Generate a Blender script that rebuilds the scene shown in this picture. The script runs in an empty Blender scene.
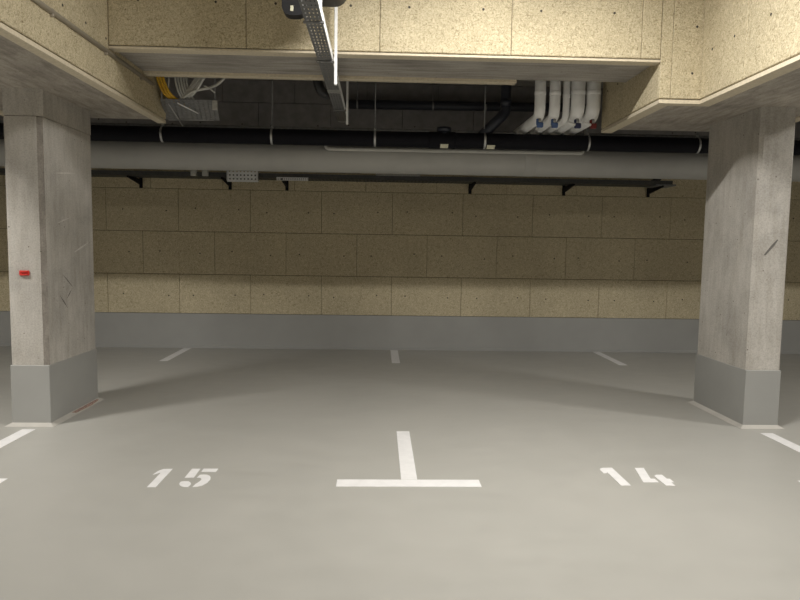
import bpy, bmesh, math, random
from mathutils import Vector, Matrix

random.seed(7)
scene = bpy.context.scene
COL = scene.collection
PI = math.pi

# ------------------------------------------------------------------ dimensions
CAM_H = 1.4676
SLAB = 3.75            # underside of the deck above
WALL_Y = 9.08          # face of the wall panels
PLINTH = 0.49          # height of the grey painted band
SOFFIT = 2.645         # underside of the side beams
BEAM_Y = 4.96          # face of the crossbeam
X_MIN, X_MAX, Y_MIN = -12.0, 12.5, -8.0

# ------------------------------------------------------------------ materials
def new_mat(name):
    m = bpy.data.materials.new(name)
    m.use_nodes = True
    nt = m.node_tree
    b = nt.nodes['Principled BSDF']
    return m, nt, b

def nd(nt, kind, **kw):
    n = nt.nodes.new(kind)
    for k, v in kw.items():
        if k in n.inputs:
            n.inputs[k].default_value = v
        else:
            setattr(n, k, v)
    return n

def noise(nt, vec, scale, detail=4, rough=0.55, dist=0.0):
    n = nd(nt, 'ShaderNodeTexNoise')
    n.inputs['Scale'].default_value = scale
    n.inputs['Detail'].default_value = detail
    n.inputs['Roughness'].default_value = rough
    n.inputs['Distortion'].default_value = dist
    nt.links.new(vec, n.inputs['Vector'])
    return n.outputs['Fac']

def ramp(nt, fac, stops):
    r = nd(nt, 'ShaderNodeValToRGB')
    e = r.color_ramp.elements
    while len(e) < len(stops):
        e.new(0.5)
    for el, (p, c) in zip(e, stops):
        el.position = p
        el.color = (*c, 1) if len(c) == 3 else c
    nt.links.new(fac, r.inputs['Fac'])
    return r.outputs['Color']

def mixc(nt, fac, a, b, mode='MIX'):
    m = nd(nt, 'ShaderNodeMix', data_type='RGBA', blend_type=mode)
    for s, v in ((0, fac), (6, a), (7, b)):
        if isinstance(v, (int, float)):
            m.inputs[s].default_value = v
        elif isinstance(v, tuple):
            m.inputs[s].default_value = (*v, 1)
        else:
            nt.links.new(v, m.inputs[s])
    return m.outputs[2]

def pos(nt, scale=(1, 1, 1)):
    g = nd(nt, 'ShaderNodeNewGeometry')
    mp = nd(nt, 'ShaderNodeMapping')
    mp.inputs['Scale'].default_value = scale
    nt.links.new(g.outputs['Position'], mp.inputs['Vector'])
    return mp.outputs['Vector']

def bump(nt, b, h, strength, dist):
    n = nd(nt, 'ShaderNodeBump')
    n.inputs['Strength'].default_value = strength
    n.inputs['Distance'].default_value = dist
    nt.links.new(h, n.inputs['Height'])
    nt.links.new(n.outputs['Normal'], b.inputs['Normal'])

def simple(name, col, rough=0.5, metal=0.0, var=0.12, scale=30):
    m, nt, b = new_mat(name)
    v = pos(nt)
    f = noise(nt, v, scale, 3)
    lo = tuple(c * (1 - var) for c in col); hi = tuple(min(1, c * (1 + var)) for c in col)
    nt.links.new(ramp(nt, f, [(0.3, lo), (0.7, hi)]), b.inputs['Base Color'])
    b.inputs['Roughness'].default_value = rough
    b.inputs['Metallic'].default_value = metal
    return m

def wood_wool(name, k=1.0):
    """cement bonded wood wool board: pale strands, darker gaps"""
    m, nt, b = new_mat(name)
    v = pos(nt)
    strands = noise(nt, v, 44, 6, 0.68, 1.9)
    fine = noise(nt, v, 190, 3, 0.6, 0.8)
    cloud = noise(nt, v, 1.6, 3)
    c = ramp(nt, strands, [(0.33, (0.20*k, 0.15*k, 0.075*k)), (0.45, (0.54*k, 0.46*k, 0.30*k)), (0.60, (0.78*k, 0.69*k, 0.49*k))])
    c = mixc(nt, 0.30, c, ramp(nt, fine, [(0.36, (0.32*k, 0.26*k, 0.155*k)), (0.60, (0.78*k, 0.685*k, 0.475*k))]))
    c = mixc(nt, 1.0, c, ramp(nt, cloud, [(0.3, (0.88, 0.88, 0.88)), (0.7, (1, 1, 1))]), 'MULTIPLY')
    nt.links.new(c, b.inputs['Base Color'])
    b.inputs['Roughness'].default_value = 0.95
    b.inputs['Specular IOR Level'].default_value = 0.15
    bump(nt, b, strands, 0.9, 0.014)
    return m

def concrete(name, base=(0.46, 0.435, 0.395), grain=(1, 1, 1), k=1.0, sl=0.86):
    m, nt, b = new_mat(name)
    v = pos(nt); vs = pos(nt, grain)
    cloud = noise(nt, v, 2.1, 6, 0.6, 0.4)
    streak = noise(nt, vs, 6.0, 5, 0.6, 0.3)
    fine = noise(nt, v, 85, 4, 0.7)
    B = tuple(x * k for x in base)
    c = ramp(nt, cloud, [(0.28, tuple(x * 0.74 for x in B)), (0.5, B), (0.74, tuple(min(1, x * 1.17) for x in B))])
    c = mixc(nt, 1.0, c, ramp(nt, streak, [(0.30, (sl, sl*.985, sl*.96)), (0.62, (1.04, 1.04, 1.04))]), 'MULTIPLY')
    c = mixc(nt, 1.0, c, ramp(nt, fine, [(0.32, (0.78, 0.78, 0.78)), (0.58, (1.04, 1.04, 1.04))]), 'MULTIPLY')
    # air holes
    vo = nd(nt, 'ShaderNodeTexVoronoi'); vo.inputs['Scale'].default_value = 13
    nt.links.new(v, vo.inputs['Vector'])
    gate = noise(nt, v, 5.0, 2)
    hole = ramp(nt, vo.outputs['Distance'], [(0.05, (0.36, 0.34, 0.32)), (0.10, (1, 1, 1))])
    gm = ramp(nt, gate, [(0.43, (0, 0, 0)), (0.50, (1, 1, 1))])
    c = mixc(nt, gm, c, mixc(nt, 1.0, c, hole, 'MULTIPLY'))
    nt.links.new(c, b.inputs['Base Color'])
    b.inputs['Roughness'].default_value = 0.85
    b.inputs['Specular IOR Level'].default_value = 0.3
    bump(nt, b, fine, 0.25, 0.004)
    return m

def floor_paint():
    m, nt, b = new_mat('floor_epoxy')
    v = pos(nt)
    cloud = noise(nt, v, 0.9, 5, 0.6, 0.6)
    mott = noise(nt, pos(nt, (1, 2.2, 1)), 3.2, 4, 0.65, 0.4)
    grit = noise(nt, v, 140, 2)
    c = ramp(nt, cloud, [(0.3, (0.372, 0.364, 0.332)), (0.7, (0.398, 0.388, 0.354))])
    c = mixc(nt, 1.0, c, ramp(nt, mott, [(0.32, (0.975, 0.975, 0.975)), (0.66, (1.01, 1.01, 1.01))]), 'MULTIPLY')
    nt.links.new(c, b.inputs['Base Color'])
    r = ramp(nt, mott, [(0.3, (0.36,)*3), (0.7, (0.48,)*3)])
    nt.links.new(r, b.inputs['Roughness'])
    b.inputs['Specular IOR Level'].default_value = 0.45
    bump(nt, b, grit, 0.06, 0.002)
    return m

M = {}
M['wool'] = wood_wool('wood_wool_board')
M['concrete'] = concrete('cast_concrete', grain=(3, 3, 0.5))
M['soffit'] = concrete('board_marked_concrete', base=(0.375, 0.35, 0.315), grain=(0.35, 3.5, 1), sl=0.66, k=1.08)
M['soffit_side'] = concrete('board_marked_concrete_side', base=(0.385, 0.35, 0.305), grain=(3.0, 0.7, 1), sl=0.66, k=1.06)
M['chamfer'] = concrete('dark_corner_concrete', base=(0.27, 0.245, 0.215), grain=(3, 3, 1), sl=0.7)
M['slab'] = concrete('deck_concrete', base=(0.36, 0.34, 0.31))
M['floor'] = floor_paint()
M['grey_paint'] = simple('grey_base_paint', (0.318, 0.316, 0.298), 0.5, 0, 0.04, 2.5)
M['white_paint'] = simple('white_marking_paint', (0.74, 0.73, 0.72), 0.55, 0, 0.05, 14)
M['seam'] = simple('dark_joint', (0.05, 0.04, 0.028), 0.9)
M['screw'] = simple('dark_screw_head', (0.05, 0.04, 0.03), 0.7)
M['black'] = simple('black_plastic_pipe', (0.008, 0.008, 0.011), 0.6)
M['black'].node_tree.nodes['Principled BSDF'].inputs['Specular IOR Level'].default_value = 0.12
M['bluish'] = simple('blue_black_pipe', (0.022, 0.025, 0.036), 0.45)
M['rubber'] = simple('black_housing', (0.016, 0.016, 0.018), 0.5)
M['pvc'] = simple('grey_pipe', (0.40, 0.395, 0.375), 0.45, 0, 0.05, 4)
M['conduit'] = simple('pale_conduit', (0.46, 0.455, 0.42), 0.5, 0, 0.05)
M['brown_conduit'] = simple('beige_conduit', (0.34, 0.30, 0.235), 0.5, 0, 0.06)
M['lag'] = simple('white_pipe_lagging', (0.90, 0.90, 0.89), 0.5, 0, 0.04, 12)
M['galv'] = simple('galvanised_steel', (0.47, 0.47, 0.46), 0.42, 0.75, 0.15, 40)
M['galv_dull'] = simple('dull_galvanised_steel', (0.20, 0.20, 0.20), 0.5, 0.3, 0.2, 40)
M['shaded_steel'] = simple('shaded_tray_steel', (0.06, 0.06, 0.056), 0.55, 0.2, 0.2, 40)  # tray steel darkened, shade under the grey pipe put into the colour
M['board_edge'] = simple('pale_board_edge', (0.57, 0.50, 0.375), 0.95, 0, 0.10, 60)
M['dark_board'] = simple('dark_grey_board', (0.21, 0.20, 0.195), 0.9, 0, 0.15, 8)  # darker grey for the upper rows of the panel wall
M['bright'] = simple('bright_and_lit_zinc', (0.80, 0.80, 0.79), 0.45, 0.0, 0.06, 40)  # also serves lit tray edges, their light put into the colour
M['blue'] = simple('blue_valve_grip', (0.06, 0.115, 0.27), 0.45)
M['navy'] = simple('navy_valve_grip', (0.03, 0.035, 0.10), 0.45)
M['red'] = simple('red_valve_grip', (0.19, 0.022, 0.02), 0.45)
M['red_clip'] = simple('red_plastic', (0.60, 0.035, 0.025), 0.4)
M['yellow'] = simple('yellow_cable_sheath', (0.62, 0.36, 0.02), 0.45)
M['cable'] = simple('grey_cable_sheath', (0.50, 0.50, 0.47), 0.5)
M['tag'] = simple('cream_pipe_tag', (0.62, 0.60, 0.46), 0.6)
M['scratch'] = simple('dark_scuff', (0.13, 0.12, 0.11), 0.8)
M['pale_scuff'] = simple('pale_scuff', (0.56, 0.535, 0.49), 0.8)
M['dust'] = simple('pale_joint_filler', (0.44, 0.42, 0.38), 0.6, 0, 0.06, 9)
M['rust'] = simple('reddish_grout_smear', (0.33, 0.23, 0.19), 0.8, 0, 0.3, 30)
M['lamp'] = simple('lamp_housing_white', (0.75, 0.75, 0.75), 0.5)

# ------------------------------------------------------------------ mesh helpers
def bm_new():
    return bmesh.new()

def box(bm, x0, x1, y0, y1, z0, z1, bev=0.0, mi=0):
    vs = [bm.verts.new(p) for p in ((x0,y0,z0),(x1,y0,z0),(x1,y1,z0),(x0,y1,z0),(x0,y0,z1),(x1,y0,z1),(x1,y1,z1),(x0,y1,z1))]
    fs = [bm.faces.new([vs[i] for i in q]) for q in ((3,2,1,0),(4,5,6,7),(0,1,5,4),(1,2,6,5),(2,3,7,6),(3,0,4,7))]
    for f in fs: f.material_index = mi
    if bev > 0:
        es = list({e for f in fs for e in f.edges})
        r = bmesh.ops.bevel(bm, geom=es, offset=bev, segments=1, profile=0.5, affect='EDGES')
        for f in r['faces']: f.material_index = mi
    return fs

def prism(bm, poly, z0, z1, mi=0):
    """extrude a plan polygon"""
    a = [bm.verts.new((x, y, z0)) for x, y in poly]
    b = [bm.verts.new((x, y, z1)) for x, y in poly]
    n = len(poly)
    top = bm.faces.new(b); bot = bm.faces.new(a[::-1])
    for i in range(n):
        bm.faces.new((a[i], a[(i+1) % n], b[(i+1) % n], b[i]))
    for f in bm.faces: f.material_index = mi if f.material_index == 0 else f.material_index
    bmesh.ops.recalc_face_normals(bm, faces=bm.faces)

def curve_pts(pts, n=8):
    """Catmull-Rom through the points"""
    P = [Vector(p) for p in pts]
    P = [2*P[0]-P[1]] + P + [2*P[-1]-P[-2]]
    out = []
    for i in range(1, len(P)-2):
        for k in range(n):
            t = k / n
            a, b, c, d = P[i-1], P[i], P[i+1], P[i+2]
            out.append(0.5*((2*b) + (c-a)*t + (2*a-5*b+4*c-d)*t*t + (3*b-a-3*c+d)*t*t*t))
    out.append(P[-2])
    return out

def bend_pts(pts, r, n=8):
    """polyline with its inner corners rounded"""
    P = [Vector(p) for p in pts]
    out = [P[0]]
    for i in range(1, len(P)-1):
        a = (P[i-1]-P[i]).normalized(); c = (P[i+1]-P[i]).normalized()
        ang = a.angle(c); d = r / math.tan(ang/2)
        s = P[i] + a*d; e = P[i] + c*d
        for k in range(n+1):
            t = k/n
            out.append((1-t)**2*s + 2*t*(1-t)*P[i] + t*t*e)
    out.append(P[-1])
    return out

def tube(bm, pts, r, seg=16, mi=0, caps=True):
    P = [Vector(p) for p in pts]
    rings = []
    up = None
    for i, p in enumerate(P):
        t = (P[min(i+1, len(P)-1)] - P[max(i-1, 0)]).normalized()
        if up is None:
            up = Vector((0, 0, 1)) if abs(t.z) < 0.9 else Vector((1, 0, 0))
        s = t.cross(up).normalized(); up = s.cross(t).normalized()
        rr = r[i] if isinstance(r, (list, tuple)) else r
        rings.append([bm.verts.new(p + rr*(math.cos(a)*s + math.sin(a)*up)) for a in (2*PI*k/seg for k in range(seg))])
    for A, B in zip(rings, rings[1:]):
        for k in range(seg):
            f = bm.faces.new((A[k], A[(k+1) % seg], B[(k+1) % seg], B[k])); f.smooth = True; f.material_index = mi
    if caps:
        f = bm.faces.new(rings[0][::-1]); f.material_index = mi
        f = bm.faces.new(rings[-1]); f.material_index = mi

def disc(bm, c, normal, r, h, seg=10, mi=0):
    n = Vector(normal).normalized(); c = Vector(c)
    tube(bm, [c - n*0.002, c + n*h], r, seg, mi)

def perforated(bm, origin, ux, uy, width, length, n_across, pitch, hole, thick=0.0015, holefrac=0.45):
    """plate of real slots: quads missing in a grid. ux across, uy along"""
    o = Vector(origin); ux = Vector(ux).normalized(); uy = Vector(uy).normalized()
    cell = width / (n_across + 0.6)
    xs = [0.0]; kind_x = []
    m = cell * 0.3
    xs.append(m + cell*(1-holefrac)/2); kind_x.append(0)
    for i in range(n_across):
        a = m + cell*i + cell*(1-holefrac)/2
        xs.append(a + cell*holefrac); kind_x.append(1)
        nxt = m + cell*(i+1) + cell*(1-holefrac)/2 if i < n_across-1 else width
        xs.append(nxt); kind_x.append(0)
    ys = [0.0]; kind_y = []
    k = int(length / pitch)
    for i in range(k):
        ys.append(i*pitch + (pitch-hole)); kind_y.append(0)
        ys.append((i+1)*pitch); kind_y.append(1)
    if length - k*pitch > 1e-4:
        ys.append(length); kind_y.append(0)
    V = [[bm.verts.new(o + ux*x + uy*y) for x in xs] for y in ys]
    for j in range(len(ys)-1):
        for i in range(len(xs)-1):
            if kind_x[i] and kind_y[j]: continue
            bm.faces.new((V[j][i], V[j][i+1], V[j+1][i+1], V[j+1][i]))

def obj(name, bm, mats, parent=None, loc=None, solid=0.0):
    me = bpy.data.meshes.new(name)
    bm.normal_update()
    bm.to_mesh(me); bm.free()
    for m in (mats if isinstance(mats, (list, tuple)) else [mats]):
        me.materials.append(M[m])
    o = bpy.data.objects.new(name, me)
    COL.objects.link(o)
    if solid:
        md = o.modifiers.new('sheet', 'SOLIDIFY'); md.thickness = solid; md.offset = 0
    if parent is not None:
        o.parent = parent
        o.matrix_parent_inverse = Matrix.Translation(-Vector(parent.location))
    return o

def tag(o, label, cat, group=None, kind=None):
    o['label'] = label; o['category'] = cat
    if group: o['group'] = group
    if kind: o['kind'] = kind
    return o

def thing(name, label, cat, loc, group=None, kind=None):
    o = bpy.data.objects.new(name, None)
    o.empty_display_size = 0.1
    o.location = loc
    COL.objects.link(o)
    return tag(o, label, cat, group, kind)

def struct(o, label, cat):
    o['kind'] = 'structure'; o['label'] = label; o['category'] = cat
    return o

# ------------------------------------------------------------------ room shell
b = bm_new(); box(b, X_MIN-.2, X_MAX+.2, Y_MIN-.2, WALL_Y+.3, -0.2, 0.0)
struct(obj('floor', b, 'floor'), 'smooth light grey painted garage floor with white markings', 'floor')
b = bm_new(); box(b, X_MIN-.2, X_MAX+.2, Y_MIN-.2, WALL_Y+.3, SLAB, SLAB+.25)
struct(obj('ceiling', b, 'slab'), 'dark concrete deck above the pipes', 'ceiling')
b = bm_new(); box(b, X_MIN-.2, X_MIN, Y_MIN, WALL_Y+.3, 0, SLAB)
struct(obj('wall_left', b, 'concrete'), 'concrete side wall of the garage far past the clipped column', 'wall')
b = bm_new(); box(b, X_MAX, X_MAX+.2, Y_MIN, WALL_Y+.3, 0, SLAB)
struct(obj('wall_right', b, 'concrete'), 'concrete side wall of the garage far past the scuffed column', 'wall')
b = bm_new(); box(b, X_MIN-.2, X_MAX+.2, Y_MIN-.2, Y_MIN, 0, SLAB)
struct(obj('wall_front', b, 'concrete'), 'concrete wall closing the driving lane', 'wall')

# panelled wall: backing + boards in running bond
b = bm_new()
box(b, X_MIN, X_MAX, WALL_Y+.03, WALL_Y+.3, 0, SLAB, 0, 1)
rows = [(PLINTH, 1.047, 0.0), (1.047, 1.647, 0.5), (1.647, 2.24, 0.0), (2.24, 2.84, 0.62), (2.84, 3.44, 0.12), (3.44, SLAB, 0.62)]
for z0, z1, off in rows:
    x = -3.812 + off - 9
    while x < X_MAX:
        a, c = max(x, X_MIN)+.0018, min(x+1, X_MAX)-.0018
        if c - a > 0.02:
            j = random.uniform(-.0012, .0012)
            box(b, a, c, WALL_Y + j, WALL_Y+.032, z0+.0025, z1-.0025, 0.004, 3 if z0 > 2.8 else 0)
            if z1 - z0 > 0.5 and -6 < x < 6:
                zc = (z0+z1)/2
                for fx in (0.21, 0.81):
                    disc(b, (x+fx+random.uniform(-.04,.04), WALL_Y+j, zc+random.uniform(-.03,.03)), (0,-1,0), 0.0105, 0.001, 8, 2)
        x += 1
struct(obj('wall_back', b, ['wool', 'seam', 'screw', 'dark_board']), 'tan wood wool panel wall laid in staggered rows behind the parking bays', 'wall')
b = bm_new(); box(b, X_MIN, X_MAX, WALL_Y-.012, WALL_Y+.03, 0, PLINTH, 0.004)
# coved foot of the painted band
a_ = [b.verts.new(p) for p in ((X_MIN, WALL_Y-.012, .035), (X_MAX, WALL_Y-.012, .035), (X_MAX, WALL_Y-.047, .001), (X_MIN, WALL_Y-.047, .001))]
b.faces.new(a_)
struct(obj('baseboard_back', b, 'grey_paint'), 'grey painted band along the foot of the panel wall', 'baseboard')

# ------------------------------------------------------------------ columns
def column(xi, xo, y0, y1, label, head=None, extra=None):
    """xi inner face, xo outer face"""
    x0, x1 = min(xi, xo), max(xi, xo)
    t = thing('concrete_column', label, 'column', ((x0+x1)/2, (y0+y1)/2, 0), kind='thing')
    ch = 0.017; cw = 0.040 if head else 0.030
    inner = 1 if xi > xo else -1
    top = SOFFIT if head is None else head
    b = bm_new()
    ca, cb = (ch, cw) if inner > 0 else (cw, ch)
    plan = [(x0+ca, y0), (x1-cb, y0), (x1, y0+ch), (x1, y1-ch), (x1-ch, y1), (x0+ch, y1), (x0, y1-ch), (x0, y0+ch)]
    prism(b, plan, PLINTH-.02, top)
    b.normal_update()
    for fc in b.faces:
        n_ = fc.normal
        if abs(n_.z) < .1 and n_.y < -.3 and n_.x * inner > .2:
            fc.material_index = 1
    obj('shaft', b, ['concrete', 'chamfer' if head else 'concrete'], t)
    if head:
        b = bm_new(); prism(b, [(x0+.004, y0+.004), (x1-.03, y0+.004), (x1-.002, y0+.03), (x1-.002, y1-.002), (x0+.004, y1-.002)], head+.004, SOFFIT)
        obj('column_head', b, 'concrete', t)
        b = bm_new(); prism(b, [(x0+.012, y0+.012), (x1-.04, y0+.012), (x1-.012, y0+.04), (x1-.012, y1-.012), (x0+.012, y1-.012)], head-.01, head+.02)
        obj('joint_filler', b, 'seam', t)
    e = 0.004
    b = bm_new(); box(b, x0-e, x1+e, y0-e, y1+e, 0, PLINTH, 0.003)
    obj('painted_base', b, 'grey_paint', t)
    # sloping fillet where the floor coating turns up
    b = bm_new()
    o_ = 0.045; h = 0.025
    A = [b.verts.new(p) for p in ((x0-e, y0-e, h), (x1+e, y0-e, h), (x1+e, y1+e, h), (x0-e, y1+e, h))]
    B = [b.verts.new(p) for p in ((x0-o_, y0-o_, .001), (x1+o_, y0-o_, .001), (x1+o_, y1+o_, .001), (x0-o_, y1+o_, .001))]
    for i in range(4):
        b.faces.new((B[i], B[(i+1) % 4], A[(i+1) % 4], A[i]))
    obj('floor_fillet', b, 'dust', t)
    return t

cl = column(-2.613, -2.911, 5.094, 5.945, 'square concrete column with a small red clip on its face', head=2.432)
cr = column(3.08, 3.372, 5.149, 5.985, 'square concrete column with a dark diagonal scuff, close to bay 14')
# scuff on the outer part of the face
b = bm_new()
prism(b, [(0, 0), (.014, -.004), (.075, .066), (.112, .122), (.104, .128), (.055, .074)], 0, 0.0015)
bmesh.ops.rotate(b, verts=b.verts, cent=(0, 0, 0), matrix=Matrix.Rotation(PI/2, 3, 'X'))
bmesh.ops.translate(b, verts=b.verts, vec=(3.168, 5.149, 1.452))
obj('scuff_mark', b, 'scratch', cr)
# scuffs on the side of the clipped column that faces bay 15
for (ya, za), (yb, zb), wd, mt in (((5.30, 1.03), (5.42, .92), .007, 'scratch'), ((5.36, 1.20), (5.52, 1.09), .005, 'scratch'), ((5.42, 1.0), (5.50, 1.07), .005, 'scratch'),
                                   ((5.26, 2.02), (5.62, 2.06), .009, 'pale_scuff'), ((5.28, 1.62), (5.52, 1.68), .008, 'pale_scuff'), ((5.55, 1.38), (5.84, 1.47), .012, 'pale_scuff')):
    b = bm_new(); d = Vector((0, yb-ya, zb-za)).normalized(); n_ = Vector((0, -d.z, d.y)) * wd
    A_ = Vector((-2.6125, ya, za)); B_ = Vector((-2.6125, yb, zb)); M_ = (A_+B_)/2 + n_*.6
    ring = [A_, M_ - n_*1.3, B_, M_ + n_*.3]
    lo_ = [b.verts.new(p) for p in ring]; hi_ = [b.verts.new(p + Vector((.0012, 0, 0))) for p in ring]
    b.faces.new(hi_); b.faces.new(lo_[::-1])
    for i in range(4): b.faces.new((lo_[i], lo_[(i+1) % 4], hi_[(i+1) % 4], hi_[i]))
    bmesh.ops.recalc_face_normals(b, faces=b.faces)
    obj('scuff_mark', b, mt, cl)
# red smear along the foot of the clipped column
b = bm_new()
prism(b, [(-2.603, 5.42), (-2.582, 5.46), (-2.575, 5.72), (-2.585, 5.90), (-2.603, 5.90)], 0.0005, 0.022)
obj('grout_smear', b, 'rust', cl)
# red plastic clip
t = thing('plastic_clip', 'small red plastic clip stuck on the concrete column face', 'clip', (-2.777, 5.094, 1.223))
b = bm_new(); box(b, -2.817, -2.740, 5.082, 5.0945, 1.203, 1.243, 0.004)
obj('back_plate', b, 'red_clip', t)
b = bm_new(); box(b, -2.803, -2.752, 5.068, 5.083, 1.228, 1.240, 0.003); box(b, -2.809, -2.746, 5.070, 5.083, 1.205, 1.215, 0.003)
obj('jaw', b, 'red_clip', t)

# ------------------------------------------------------------------ beams
PT = 0.12    # board thickness
def board_run_y(t, xa, xb, face, y0, y1, z0, seams):
    """boards on a beam side that runs along Y, one part each; a rebated edge strip carries the joint"""
    ys = [y0] + [s for s in seams if y0 < s < y1] + [y1]
    for a, c in zip(ys, ys[1:]):
        b = bm_new(); box(b, xa, xb, a+.0015, c-.0015, z0, SLAB-.002, 0.005)
        for fy in (0.25, 0.75):
            if c - a > .5:
                disc(b, (face, a+(c-a)*fy, z0+.33), (1 if face == xb else -1, 0, 0), .010, .001, 8, 1)
        obj('cladding_panel', b, ['wool', 'screw'], t)

def board_run_x(t, ya, yb, x0, x1, z0, seams, face):
    xs = [x0] + [s for s in seams if x0 < s < x1] + [x1]
    for a, c in zip(xs, xs[1:]):
        b = bm_new(); box(b, a+.0015, c-.0015, ya, yb, z0, SLAB-.002, 0.005)
        for fx in (0.22, 0.78):
            if c - a > .5:
                disc(b, (a+(c-a)*fx, face, z0+.33), (0, -1, 0), .010, .001, 8, 1)
        obj('cladding_panel', b, ['wool', 'screw'], t)

BACK = 6.25
# beam over the clipped column
t = thing('concrete_beam', 'wide panelled concrete beam resting on the clipped column', 'beam', (-2.8, 2.0, SOFFIT), kind='thing')
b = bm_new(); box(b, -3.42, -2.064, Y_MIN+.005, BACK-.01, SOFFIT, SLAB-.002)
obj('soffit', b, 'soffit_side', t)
seams = [-6.5, -5.2, -3.9, -2.6, -1.3, 0.0, 1.25, 2.5, 3.80, 4.437, 5.09]
board_run_y(t, -2.062, -2.04, -2.04, Y_MIN+.005, BACK, SOFFIT+.003, seams)
b = bm_new(); box(b, -2.120, -2.041, Y_MIN+.005, BACK, SOFFIT-.034, SOFFIT-.006, 0.002)
obj('edge_board', b, 'board_edge', t)
b = bm_new(); box(b, -3.54, -3.42, Y_MIN+.005, BACK, SOFFIT-.008, SLAB-.002, 0.004)
obj('edge_board', b, 'board_edge', t)
# beam over the scuffed column: steps wider behind the crossbeam line
t = thing('concrete_beam', 'panelled concrete beam with a stepped side over the scuffed column', 'beam', (3.0, 2.0, SOFFIT), kind='thing')
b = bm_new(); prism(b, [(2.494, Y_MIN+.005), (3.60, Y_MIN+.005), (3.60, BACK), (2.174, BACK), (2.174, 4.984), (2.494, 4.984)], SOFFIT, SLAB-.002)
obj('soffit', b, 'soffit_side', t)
board_run_y(t, 2.47, 2.492, 2.47, Y_MIN+.005, BEAM_Y, SOFFIT+.003, [-6.6, -5.3, -4.0, -2.7, -1.4, -.1, 1.1, 2.2, 3.3, 4.36])
b = bm_new(); box(b, 2.15, 2.237, BEAM_Y, BEAM_Y+.022, SOFFIT+.003, SLAB-.002, .004); obj('cladding_panel', b, 'wool', t)
b = bm_new(); box(b, 2.240, 2.492, BEAM_Y, BEAM_Y+.022, SOFFIT+.003, SLAB-.002, .004)
disc(b, (2.42, BEAM_Y, 3.19), (0, -1, 0), .010, .001, 8, 1); disc(b, (2.40, BEAM_Y, 2.84), (0, -1, 0), .010, .001, 8, 1)
obj('cladding_panel', b, ['wool', 'screw'], t)
board_run_y(t, 2.15, 2.172, 2.15, BEAM_Y+.023, BACK, SOFFIT+.003, [5.72])
b = bm_new(); prism(b, [(2.471, Y_MIN+.005), (2.585, Y_MIN+.005), (2.585, 5.04), (2.255, 5.04), (2.255, BACK), (2.151, BACK), (2.151, BEAM_Y+.001), (2.471, BEAM_Y+.001)], SOFFIT-.034, SOFFIT-.006)
obj('edge_board', b, 'board_edge', t)
b = bm_new(); box(b, 3.60, 3.72, Y_MIN+.005, BACK, SOFFIT-.008, SLAB-.002, .004)
obj('edge_board', b, 'board_edge', t)

# dark joint set back between face boards and edge boards
# crossbeam between them
CZ = 2.938
t = thing('concrete_beam', 'long panelled crossbeam spanning between the two column beams', 'beam', (0.05, 5.3, CZ), kind='thing')
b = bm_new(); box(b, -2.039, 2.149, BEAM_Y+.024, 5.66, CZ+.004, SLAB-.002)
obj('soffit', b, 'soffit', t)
board_run_x(t, BEAM_Y, BEAM_Y+.022, -2.038, 2.147, CZ+.006, [-1.016, -.013, .989, 1.996], BEAM_Y)
b = bm_new(); box(b, -2.039, 2.149, BEAM_Y+.001, BEAM_Y+.10, CZ-.020, CZ-.002, .002)
obj('edge_board', b, 'board_edge', t)
b = bm_new(); box(b, -2.039, 1.185, 5.66, 5.74, CZ-.022, SLAB-.002, .003)
obj('edge_board', b, 'board_edge', t)
# its runs in the bays next door
t = thing('concrete_beam', 'crossbeam run behind the clipped column, past its beam', 'beam', (-7.7, 5.3, CZ), kind='structure')
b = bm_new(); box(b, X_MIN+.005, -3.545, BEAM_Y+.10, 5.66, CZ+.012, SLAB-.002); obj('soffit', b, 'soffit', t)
b = bm_new(); box(b, X_MIN+.005, -3.545, BEAM_Y, BEAM_Y+.10, CZ, SLAB-.002); obj('cladding_panel', b, 'wool', t)
t = thing('concrete_beam', 'crossbeam run behind the scuffed column, past its beam', 'beam', (8.1, 5.3, CZ), kind='structure')
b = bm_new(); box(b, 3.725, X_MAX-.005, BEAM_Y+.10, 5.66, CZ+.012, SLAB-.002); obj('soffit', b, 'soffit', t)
b = bm_new(); box(b, 3.725, X_MAX-.005, BEAM_Y, BEAM_Y+.10, CZ, SLAB-.002); obj('cladding_panel', b, 'wool', t)

# ------------------------------------------------------------------ floor markings (2 mm of paint)
PH = 0.002
def stripe(x0, x1, y0, y1, name, parent=None):
    b = bm_new(); box(b, x0, x1, y0, y1, 0.0, PH)
    return obj(name, b, 'white_paint', parent)
def t_mark(xc, label):
    t = thing('bay_divider_mark', label, 'floor marking', (xc, 3.86, 0), group='T shaped bay dividers', kind='thing')
    stripe(xc-.448, xc+.450, 3.801, 3.921, 'crossbar', t)
    stripe(xc-.044, xc+.058, 3.923, 4.93, 'stem', t)
    stripe(xc-.044, xc+.058, 4.934, 4.985, 'stem_end', t)
    return t
t_mark(0.203, 'white T shaped line on the floor between numbers 15 and 14')
t_mark(-2.735, 'white T shaped line in front of the column with the red clip')
t_mark(3.175, 'white T shaped line in front of the scuffed column')
for xc, lab in ((-2.69, 'short white line at the panel wall, behind the clipped column'),
                (0.235, 'short white line at the panel wall, in line with the middle T'),
                (3.165, 'short white line at the panel wall, behind the scuffed column')):
    o = stripe(xc-.052, xc+.052, 8.0, 9.02, 'bay_line')
    tag(o, lab, 'floor marking', 'bay lines at the wall', 'thing')

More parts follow.
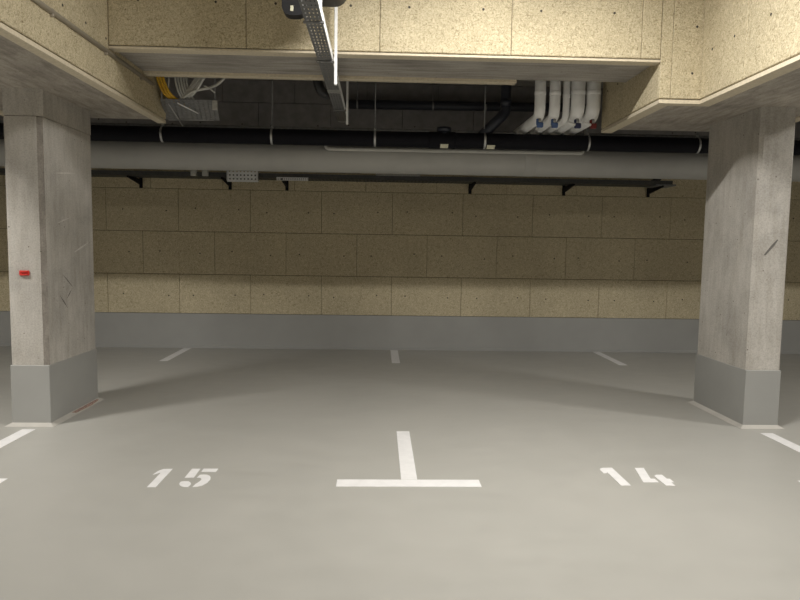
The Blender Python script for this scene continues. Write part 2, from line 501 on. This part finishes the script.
def smooth_poly(pts, n=3):
    P = [Vector((x, y, 0)) for x, y in pts]; L = len(P); out = []
    for i in range(L):
        a, b_, c, d = P[i-1], P[i], P[(i+1) % L], P[(i+2) % L]
        for k in range(n):
            t_ = k/n
            q = 0.5*((2*b_) + (c-a)*t_ + (2*a-5*b_+4*c-d)*t_*t_ + (3*b_-a-3*c+d)*t_**3)
            out.append((q.x, q.y))
    return out
def digit(t, polys):
    b = bm_new()
    for p in polys: 
        prism(b, p, 0.0, PH)
    obj('digit', b, 'white_paint', t)
one = lambda x: [(x-.050, 4.03), (x-.080, 3.995), (x-.072, 4.06), (x-.048, 4.10), (x+.010, 4.105), (x+.010, 3.785), (x-.042, 3.785), (x-.042, 4.03)]
t = thing('bay_number', 'white stencilled number 15 painted on the floor', 'floor number', (-1.22, 3.95, 0), group='stencilled bay numbers', kind='thing')
digit(t, [one(-1.341)])
digit(t, [[(-1.206, 4.108), (-1.152, 4.108), (-1.150, 3.945), (-1.206, 3.945)],
          [(-1.131, 4.110), (-1.037, 4.110), (-1.037, 4.051), (-1.131, 4.051)],
          [(-1.130, 3.947), (-1.124, 3.997), (-1.102, 4.002), (-1.081, 3.999), (-1.060, 3.982), (-1.046, 3.955), (-1.037, 3.915), (-1.042, 3.862), (-1.060, 3.815), (-1.084, 3.794), (-1.112, 3.790),
           (-1.107, 3.841), (-1.096, 3.872), (-1.092, 3.900), (-1.095, 3.925), (-1.107, 3.944)],
          [(-1.209, 3.851), (-1.207, 3.877), (-1.190, 3.884), (-1.163, 3.882), (-1.145, 3.862), (-1.134, 3.836), (-1.137, 3.788), (-1.158, 3.788), (-1.180, 3.798), (-1.200, 3.823)]])
t = thing('bay_number', 'white stencilled number 14 painted on the floor', 'floor number', (1.70, 3.99, 0), group='stencilled bay numbers', kind='thing')
digit(t, [[(1.501, 4.109), (1.510, 4.135), (1.533, 4.150), (1.597, 4.155), (1.599, 3.830), (1.537, 3.830), (1.534, 4.070), (1.524, 4.050), (1.502, 4.043)]])
digit(t, [[(1.753, 4.152), (1.815, 4.152), (1.775, 3.949), (1.801, 3.949), (1.801, 3.887), (1.702, 3.887)],
          [(1.820, 4.000), (1.844, 4.022), (1.882, 4.022), (1.882, 3.951), (1.901, 3.949), (1.901, 3.889), (1.881, 3.887), (1.881, 3.829), (1.824, 3.832)]])

# ------------------------------------------------------------------ pipes along the wall
BY, BZ, BR = 6.70, 2.583, 0.080
t = thing('drain_pipe', 'black waste pipe running the full width below the crossbeam', 'pipe', (0.3, BY, BZ))
b = bm_new(); tube(b, [(X_MIN+.02, BY, BZ), (X_MAX-.02, BY, BZ)], BR, 28)
obj('pipe_body', b, 'black', t)
b = bm_new()
tube(b, [(.66, BY, BZ), (.66, BY, BZ+.10)], .060, 20); tube(b, [(.66, BY, BZ+.085), (.66, BY, BZ+.128)], .074, 20)
obj('branch_socket', b, 'bluish', t)
for xa, xb in ((.50, .78),):
    b = bm_new(); tube(b, [(xa, BY, BZ), (xa+.012, BY, BZ), (xb-.012, BY, BZ), (xb, BY, BZ)], [BR+.002, BR+.006, BR+.006, BR+.002], 28)
    obj('socket_collar', b, 'black', t)
for xa, xb in ((.62, .70), (1.10, 1.185)):
    b = bm_new()
    rings = []
    for x in (xa, xb):
        rings.append([b.verts.new((x, BY+math.cos(a)*(BR+.008), BZ+math.sin(a)*(BR+.008))) for a in [math.radians(d) for d in (215, 225, 235, 245, 255)]])
    for k in range(4): b.faces.new((rings[0][k], rings[1][k], rings[1][k+1], rings[0][k+1]))
    obj('label_tag', b, 'tag', t)

def hanger(x, label, rod=True):
    t = thing('pipe_hanger', label, 'hanger', (x, BY, BZ), group='steel hangers of the black waste pipe')
    b = bm_new()
    tube(b, [(x-.010, BY, BZ), (x+.010, BY, BZ)], BR+.0035, 28, caps=False)
    obj('ring_clamp', b, 'galv', t)
    b = bm_new(); tube(b, [(x, BY, BZ+BR), (x, BY, SLAB-.002)], .006, 8)
    rd = obj('threaded_rod', b, 'galv_dull', t)
    b = bm_new(); tube(b, [(x, BY, BZ+BR+.002), (x, BY, BZ+BR+.03)], .014, 6)
    obj('nut', b, 'galv', rd)
hanger(-2.22, 'steel hanger of the black pipe beside the yellow cables')
hanger(-1.11, 'steel hanger of the black pipe between the cable bundle and hanging tray')
hanger(-.055, 'steel hanger of the black pipe just beyond the hanging tray end')
hanger(1.080, 'steel hanger of the black pipe beside the slanted drain branch')
hanger(2.165, 'steel hanger of the black pipe under the white lagged pipes')
hanger(3.33, 'steel hanger of the black pipe behind the scuffed column')

GY, GZ, GR = 7.02, 2.424, 0.158
t = thing('ventilation_pipe', 'thick pale grey pipe running below the black waste pipe', 'pipe', (0.3, GY, GZ))
b = bm_new(); tube(b, [(X_MIN+.02, GY, GZ), (X_MAX-.02, GY, GZ)], GR, 40)
obj('pipe_body', b, 'pvc', t)
for xs in (-4.6, 1.62, 5.2):
    b = bm_new(); tube(b, [(xs-.06, GY, GZ), (xs-.055, GY, GZ), (xs+.055, GY, GZ), (xs+.06, GY, GZ)], [GR+.0005, GR+.003, GR+.003, GR+.0005], 40)
    obj('sleeve', b, 'pvc', t)
# light conduit squeezed between the two
b = bm_new()
tube(b, bend_pts([(-.60, 6.86, 2.61), (-.56, 6.835, 2.492), (2.16, 6.835, 2.500), (2.20, 6.86, 2.62), (2.20, 6.86, 3.0)], .05), .021, 14)
tag(obj('conduit', b, 'conduit'), 'thin pale conduit tucked between the black and grey pipes', 'conduit')
# thin dull grey tube over the black pipe
b = bm_new(); tube(b, [(X_MIN+.02, 6.93, 2.712), (X_MAX-.02, 6.93, 2.712)], .018, 12)
tag(obj('thin_grey_tube', b, 'galv_dull'), 'thin dull grey tube lying just above the black waste pipe', 'conduit')

# slanted drain coming down into the black pipe
t = thing('drain_branch', 'blue-black drain pipe dropping and slanting into the black waste pipe', 'pipe', (1.31, 6.73, 2.66))
b = bm_new(); tube(b, bend_pts([(1.315, 6.79, SLAB), (1.315, 6.79, 2.90), (1.02, 6.72, 2.60)], .10), .055, 20)
obj('pipe_body', b, 'bluish', t)
b = bm_new(); tube(b, [(1.315, 6.79, 2.96), (1.315, 6.79, 3.03)], .062, 20)
obj('socket_collar', b, 'bluish', t)
# high pipe on the wall
t = thing('wall_pipe', 'dark horizontal pipe high on the wall, behind the hanger rods', 'pipe', (1.0, 8.9, 3.42))
b = bm_new(); tube(b, bend_pts([(-.48, 8.95, 3.416), (2.9, 8.95, 3.440)], .1), .062, 20)
obj('pipe_body', b, 'bluish', t)
for x in (-.32, .72, 1.45):
    b = bm_new(); tube(b, [(x-.012, 8.95, 3.419), (x+.012, 8.95, 3.419)], .066, 20, caps=False); tube(b, [(x, 8.95, 3.48), (x, 8.95, SLAB)], .007, 8)
    obj('hanger', b, 'galv_dull', t)

# white lagged pipes
PY = 6.16
lag = [(1.520, .052, 'blue', 'white lagged pipe nearest the blue-black drain, with a blue valve grip'),
       (1.662, .052, 'blue', 'white lagged pipe second from the drain, with a blue valve grip'),
       (1.772, .032, None, 'thinnest of the white lagged pipes behind the crossbeam'),
       (1.884, .066, 'navy', 'thick white lagged pipe with a dark navy valve grip'),
       (2.034, .066, 'red', 'white lagged pipe next to the beam, with a red valve grip')]
for i, (x, r, grip, lab) in enumerate(lag):
    t = thing('lagged_pipe', lab, 'pipe', (x, PY, 2.75), group='white lagged pipes behind the crossbeam')
    zr = 2.668 + r + .012
    xe = x - (.02 if i else .05)
    b = bm_new()
    tube(b, bend_pts([(x, PY, SLAB-.004), (x, PY, zr), (xe, WALL_Y-.004, zr)], r*1.35 + .03, 10), r, 22)
    obj('lagging', b, 'lag', t)
    b = bm_new(); tube(b, [(x, PY, zr+.20), (x, PY, zr+.206), (x, PY, zr+.234), (x, PY, zr+.24)], [r+.0005, r+.003, r+.003, r+.0005], 22)
    obj('lagging_band', b, 'lag', t)
    if grip:
        # stub below the elbow carrying the grip
        yb = PY + .02
        b = bm_new(); tube(b, [(x+.0, yb, zr), (x, yb-.03, zr-r-.010)], .020, 12); 
        vst = obj('valve_stem', b, 'galv', t)
        b = bm_new()
        w, h = (.030, .022)
        box(b, x-w, x+w, yb-.060, yb-.028, zr-r-.052, zr-r-.004, .006)
        box(b, x-w-.006, x-w+.014, yb-.056, yb-.032, zr-r-.03, zr-r+.03, .005)
        vg = obj('valve_grip', b, grip, vst)
        if grip in ('navy', 'red'):
            b = bm_new(); tube(b, [(x-.11, yb-.075, zr-r-.004), (x-.03, yb-.062, zr-r-.022)], .013, 10)
            obj('valve_lever', b, 'bright', vst)

# ------------------------------------------------------------------ hanging perforated tray
TX0, TX1, TZ, TY0, TY1 = -.470, -.362, 2.845, 1.2, 7.16
t = thing('cable_tray', 'narrow perforated steel cable tray hanging under the crossbeam', 'cable tray', ((TX0+TX1)/2, 5.0, TZ))
b = bm_new(); perforated(b, (TX0, TY0, TZ), (1, 0, 0), (0, 1, 0), TX1-TX0, TY1-TY0, 4, .062, .026, holefrac=.34)
obj('tray_bottom', b, 'galv_dull', t, solid=.0016)
for nm, x in (('side_flange', TX0), ('side_flange', TX1)):
    b = bm_new(); box(b, x-.0015, x+.0015, TY0, TY1, TZ-.001, TZ+.045); box(b, x-.004, x+.004, TY0, TY1, TZ+.045, TZ+.049)
    obj(nm, b, 'bright' if x == TX1 else 'galv_dull', t)  # one flange paler, the light falling on it put into its colour
b = bm_new(); prism(b, [(TX0, TY1), (TX1, TY1), (TX1+.01, TY1+.03), (TX0+.03, TY1+.05)], TZ-.006, TZ-.002)
obj('end_plate', b, 'galv', t)
for y in (5.82,):
    b = bm_new(); box(b, TX0-.003, TX1+.003, y-.06, y+.06, TZ-.004, TZ-.001)
    obj('splice_plate', b, 'galv', t)
def tray_post(x, y, zb, w, label, mat='bright'):
    q = thing('tray_hanger', label, 'hanger', (x, y, zb), group='steel posts carrying the hanging tray')
    b = bm_new(); box(b, x-w/2, x+w/2, y-w/2, y+w/2, zb, SLAB, .002)
    obj('post', b, mat, q)
    b = bm_new(); box(b, TX0-.01, max(x+w/2, TX1+.01), y+w/2, y+w/2+.024, TZ-.016, TZ-.003, .002)
    obj('cross_arm', b, 'galv_dull', q)
    b = bm_new(); box(b, x-.03, x+.03, y-.03, y+.03, SLAB-.006, SLAB-.0005)
    obj('ceiling_plate', b, 'galv', q)
tray_post(-.337, 4.86, 2.665, .022, 'bright steel post holding the tray in front of the crossbeam')
tray_post(-.377, 4.02, 2.850, .024, 'bright steel post holding the tray beside the black fixture')
tray_post(-.336, 6.55, 2.695, .022, 'steel post holding the far end of the tray behind the crossbeam')

# black rounded fixture above the tray
t = thing('hanging_fixture', 'black rounded fixture hanging above the tray in front of the crossbeam', 'fixture', (-.44, 4.45, 3.12))
b = bm_new()
def capsule(bm, x0, x1, y0, y1, z0, z1, r, n=6):
    """plan rectangle with the lower corners rounded in XZ"""
    prof = [(x0, z1), (x0, z0+r)] + [(x0+r-r*math.cos(k*PI/2/n), z0+r-r*math.sin(k*PI/2/n)) for k in range(1, n+1)] + \
           [(x1-r+r*math.sin(k*PI/2/n), z0+r-r*math.cos(k*PI/2/n)) for k in range(n+1)] + [(x1, z1)]
    A = [bm.verts.new((x, y0, z)) for x, z in prof]; B = [bm.verts.new((x, y1, z)) for x, z in prof]
    L = len(prof)
    bm.faces.new(A); bm.faces.new(B[::-1])
    for i in range(L): bm.faces.new((A[(i+1) % L], A[i], B[i], B[(i+1) % L]))
    bmesh.ops.recalc_face_normals(bm, faces=bm.faces)
capsule(b, -.66, -.240, 4.34, 4.62, 3.137, 3.46, .09)
hs = obj('housing', b, 'rubber', t)
b = bm_new(); capsule(b, -.66, -.50, 4.36, 4.44, 2.985, 3.16, .06)
bl = obj('bracket_loop', b, 'rubber', t)
b = bm_new(); box(b, -.603, -.583, 4.357, 4.3605, 3.010, 3.045, .001)
obj('bracket_slot', b, 'tag', bl)
b = bm_new()
for xa, xb, z in ((-.335, -.300, 3.155), (-.325, -.29, 3.172)): box(b, xa, xb, 4.3375, 4.3405, z, z+.006)
obj('marking', b, 'galv', hs)
b = bm_new(); tube(b, [(-.45, 4.48, 3.40), (-.45, 4.48, SLAB)], .02, 12)
obj('stem', b, 'rubber', t)

# black curved tube hanging beside the tray behind the crossbeam
b = bm_new(); tube(b, curve_pts([(-.61, 6.05, 3.50), (-.60, 6.05, 3.15), (-.585, 6.06, 2.99), (-.55, 6.08, 2.905), (-.50, 6.12, 2.885), (-.44, 6.3, 2.905), (-.42, 6.6, 2.90)]), .046, 12)
tag(obj('black_loop', b, 'rubber'), 'thick black tube looping down beside the hanging tray', 'cable')

# ------------------------------------------------------------------ cable tray on the wall
WZ = 2.365
t = wt = thing('wall_cable_tray', 'long perforated steel tray carried along the panel wall under the grey pipe', 'cable tray', (0, 8.8, WZ))
b = bm_new(); perforated(b, (-6.0, 8.62, WZ), (0, 1, 0), (1, 0, 0), .30, 9.98, 4, .05, .025)
obj('tray_bottom', b, 'shaded_steel', t, solid=.0016)
for y in (8.62, 8.92):
    b = bm_new(); box(b, -6.0, 3.98, y-.0015, y+.0015, WZ-.001, WZ+.06)
    obj('side_flange', b, 'shaded_steel', t)
b = bm_new(); box(b, 3.75, 4.02, 8.60, 8.94, WZ-.01, WZ+.012, .003)
obj('end_plate', b, 'galv_dull', t)
for x in (-4.5, -3.32, -2.09, -1.30, 1.28, 2.62, 3.84):
    b = bm_new()
    vs = [(8.60, WZ-.006), (8.60, WZ-.026), (9.06, WZ-.085), (9.078, WZ-.095), (9.078, WZ-.006)]
    A = [b.verts.new((x-.012, y, z)) for y, z in vs]; B = [b.verts.new((x+.012, y, z)) for y, z in vs]
    b.faces.new(A); b.faces.new(B[::-1])
    for i in range(5): b.faces.new((A[(i+1) % 5], A[i], B[i], B[(i+1) % 5]))
    bmesh.ops.recalc_face_normals(b, faces=b.faces)
    box(b, x-.022, x+.022, 9.066, 9.079, WZ-.125, WZ+.02, .002)
    obj('wall_bracket', b, 'black', t)
# cables lying in it
for k, (y, z, r) in enumerate(((8.68, WZ+.022, .018), (8.735, WZ+.026, .022), (8.80, WZ+.02, .016), (8.86, WZ+.024, .020))):
    pts = [(x, y + random.uniform(-.006, .006), z + random.uniform(0, .008)) for x in (-5.9, -4.2, -2.6, -1, .6, 2.2, 3.3)]
    pts += [(3.62+.05*k, y, z+.01), (3.78+.04*k, y+.02, z+.07), (3.84+.03*k, y+.03, z+.17), (3.82+.02*k, y+.05, z+.42)]
    b = bm_new(); tube(b, curve_pts(pts, 5), r, 10)
    tag(obj('black_cable', b, 'rubber'), 'black cable lying in the tray along the panel wall', 'cable', 'black cables in the wall tray')
# two little boxes on its edge
for x, lab in ((-2.455, 'small pale box on the wall tray, the one farther from the perforated plate'), (-2.305, 'small pale box on the wall tray, the one nearer the perforated plate')):
    q = thing('junction_box', lab, 'junction box', (x, 8.6, WZ), group='small boxes on the wall tray')
    b = bm_new(); box(b, x-.038, x+.038, 8.575, 8.6185, WZ+.004, WZ+.082, .004); obj('box_body', b, 'conduit', q)
    b = bm_new(); box(b, x-.034, x+.034, 8.570, 8.575, WZ+.008, WZ+.078, .001); obj('lid', b, 'conduit', q)
# perforated plate dropping to the tray
t = thing('perforated_drop', 'wide perforated steel plate dropping from the ceiling to the wall tray', 'cable tray', (-1.82, 8.6, 2.31))
b = bm_new(); perforated(b, (-2.015, 8.585, 2.300), (1, 0, 0), (-.06, .08, 1), .41, .62, 8, .05, .02, holefrac=.4)
obj('plate', b, 'bright', t, solid=.002)
b = bm_new(); box(b, -2.018, -2.014, 8.55, 8.60, 2.315, 2.90); obj('side_flange', b, 'galv', t)
b = bm_new(); box(b, -1.606, -1.602, 8.55, 8.60, 2.315, 2.90); obj('side_flange', b, 'galv', t)
# lit parts of the tray, their light painted as pale strips
b = bm_new(); perforated(b, (-1.37, 8.600, 2.330), (0, .15, 1), (1, 0, 0), .045, .42, 2, .028, .013)
obj('lit_perforated_strip', b, 'bright', wt, solid=.002)
b = bm_new(); perforated(b, (-.05, 8.45, 2.405), (0, .6, .35), (1, 0, 0), .07, .58, 2, .028, .013)
obj('lit_perforated_strip', b, 'bright', wt, solid=.002)

# ------------------------------------------------------------------ tray and cables at the end of the clipped column's beam
t = thing('cable_tray', 'wide perforated cable tray catching the cables beside the beam end', 'cable tray', (-1.77, 6.1, 2.72))
b = bm_new(); perforated(b, (-2.010, 5.99, 2.782), (1, 0, 0), (-.06, .36, -.112), .51, .385, 11, .030, .010, holefrac=.30)
obj('tray_bottom', b, 'galv_dull', t, solid=.002)
b = bm_new(); tube(b, [(-2.05, 6.355, 2.668), (-1.62, 6.355, 2.676), (-1.565, 6.30, 2.705)], .009, 10); obj('end_lip', b, 'galv', t)
b = bm_new(); box(b, -1.535, -1.485, 5.965, 5.985, 2.69, 2.775, .003); obj('end_bracket', b, 'galv', t)
b = bm_new(); tube(b, [(-1.86, 6.02, 2.755), (-1.72, 6.20, 2.70)], .006, 8); obj('brace', b, 'bright', t)
b = bm_new(); tube(b, [(-1.96, 6.05, 2.77), (-1.93, 6.40, 2.62)], .006, 8); obj('brace', b, 'galv', t)
for x in (-1.99, -1.51):
    b = bm_new(); tube(b, [(x, 5.985, 2.77), (x, 5.985, SLAB-.002)], .006, 8); obj('threaded_rod', b, 'galv_dull', t)

def cable(pts, r, mat, name, label, group):
    b = bm_new(); tube(b, curve_pts(pts, 6), r, 10)
    tag(obj(name, b, mat), label, 'cable', group)
for k in range(3):
    d = k*.026
    cable([(-2.01+d, 5.85, SLAB-.02), (-2.012+d, 5.86, 3.2), (-2.012+d, 5.92, 2.99), (-1.995+d, 5.95, 2.90), (-1.965+d, 5.98, 2.83), (-1.92+d, 6.04, 2.79), (-1.85+d, 6.2, 2.745)],
          .0115, 'yellow', 'yellow_cable', 'yellow cable curving down onto the tray at the beam end', 'yellow cables at the beam end')
for k, x in enumerate((-1.865, -1.840, -1.815, -1.790, -1.765)):
    cable([(x-.02, 5.97, SLAB-.02), (x-.005, 5.97, 3.2), (x, 5.98, 2.98), (x+.012, 5.98, 2.90), (x+.032, 6.0, 2.83), (x+.055, 6.06, 2.785), (x+.09, 6.2, 2.75)],
          .0095, 'cable', 'grey_cable', 'grey cable dropping straight down onto the tray at the beam end', 'straight grey cables at the beam end')
for k, x in enumerate((-1.665, -1.640, -1.612, -1.578, -1.553)):
    cable([(x+.05, 5.93-.024*k, SLAB-.02), (x+.03, 5.93-.024*k, 3.25), (x, 5.94-.024*k, 2.99), (x-.035, 5.95-.024*k, 2.92), (x-.085, 5.97-.02*k, 2.86), (x-.15, 6.03-.02*k, 2.815), (x-.24, 6.13, 2.79+.012*k)],
          .0105, 'cable', 'grey_cable', 'grey cable sweeping down sideways onto the tray at the beam end', 'sweeping grey cables at the beam end')
cable([(-1.37, 5.90, SLAB-.02), (-1.375, 5.90, 3.25), (-1.395, 5.90, 2.995), (-1.45, 5.90, 2.915), (-1.53, 5.90, 2.872), (-1.604, 5.90, 2.856), (-1.69, 5.91, 2.835), (-1.80, 6.0, 2.80)],
      .0125, 'conduit', 'pale_cable', 'pale outermost cable arching wide over the tray at the beam end', None)
cable([(-1.58, 5.88, 2.88), (-1.545, 5.86, 2.865), (-1.478, 5.86, 2.818)], .006, 'cable', 'cable_tail', 'short loose cable tail sticking out past the bundle', None)
cable([(-1.90, 5.97, SLAB-.02), (-1.905, 5.97, 3.2), (-1.925, 5.97, 2.88)], .006, 'cable', 'cable_tail', 'thin loose cable tail hanging beside the yellow cables', None)

# conduit clipped along the beam side
t = thing('beam_conduit', 'beige conduit clipped along the panelled side of the beam', 'conduit', (-2.03, 4.0, 2.875))
b = bm_new(); tube(b, [(-2.031, -2.0, 2.874), (-2.031, 5.87, 2.884)], .0165, 14); obj('tube', b, 'brown_conduit', t)
for y in (2.6, 3.35, 4.12, 4.9, 5.6):
    b = bm_new(); box(b, -2.0515, -2.020, y-.01, y+.01, 2.853, 2.90, .002); obj('clip', b, 'brown_conduit', t)

# ------------------------------------------------------------------ lamps (linear battens on the deck)
def lamp(x, y, watts, size=1.2):
    t = thing('ceiling_light', 'white linear batten lamp on the deck above the driving lane', 'lamp', (x, y, SLAB), group='batten lamps above the lane')
    b = bm_new(); box(b, x-size/2-.03, x+size/2+.03, y-.05, y+.05, SLAB-.06, SLAB-.0005, .006); obj('housing', b, 'lamp', t)
    ld = bpy.data.lights.new('batten_light', 'AREA')
    ld.shape = 'RECTANGLE'; ld.size = size; ld.size_y = .07; ld.energy = watts; ld.color = (1.0, .972, .925)
    lo = bpy.data.objects.new('batten_light', ld)
    lo.location = (x, y, SLAB-.068)
    COL.objects.link(lo)
for x, w in ((0.85, 158), (-4.4, 165), (6.3, 155)):
    lamp(x, 3.4, w, 0.9)
for x in (-4.4, 0.85, 6.3):
    lamp(x, -3.2, 155)

# faint ambient only: the garage is closed
w = bpy.data.worlds.new('World'); scene.world = w; w.use_nodes = True
w.node_tree.nodes['Background'].inputs['Color'].default_value = (1, .95, .88, 1)
w.node_tree.nodes['Background'].inputs['Strength'].default_value = 0.02

# ------------------------------------------------------------------ camera
yaw, pitch, roll = 0.0343, 0.0824, 0.0152
cy, sy, cp, sp = math.cos(yaw), math.sin(yaw), math.cos(pitch), math.sin(pitch)
f = Vector((sy*cp, cy*cp, -sp)); r = Vector((cy, -sy, 0)); u = r.cross(f)
c, s = math.cos(roll), math.sin(roll)
r2 = c*r + s*u; u2 = -s*r + c*u
cam = bpy.data.cameras.new('camera'); cam.sensor_width = 36; cam.sensor_fit = 'HORIZONTAL'
cam.lens = 636.13 / 800 * 36
cam.clip_start = 0.05; cam.clip_end = 100
co = bpy.data.objects.new('camera', cam); COL.objects.link(co)
m = Matrix((r2, u2, -f)).transposed().to_4x4()
m.translation = Vector((0, 0, CAM_H))
co.matrix_world = m
scene.camera = co

vs = scene.view_settings
vs.view_transform = 'Standard'; vs.look = 'None'; vs.gamma = 1; vs.use_curve_mapping = False
vs.exposure = 0.0
scene.cycles.max_bounces = 10
scene.cycles.diffuse_bounces = 6
scene.cycles.use_denoising = True
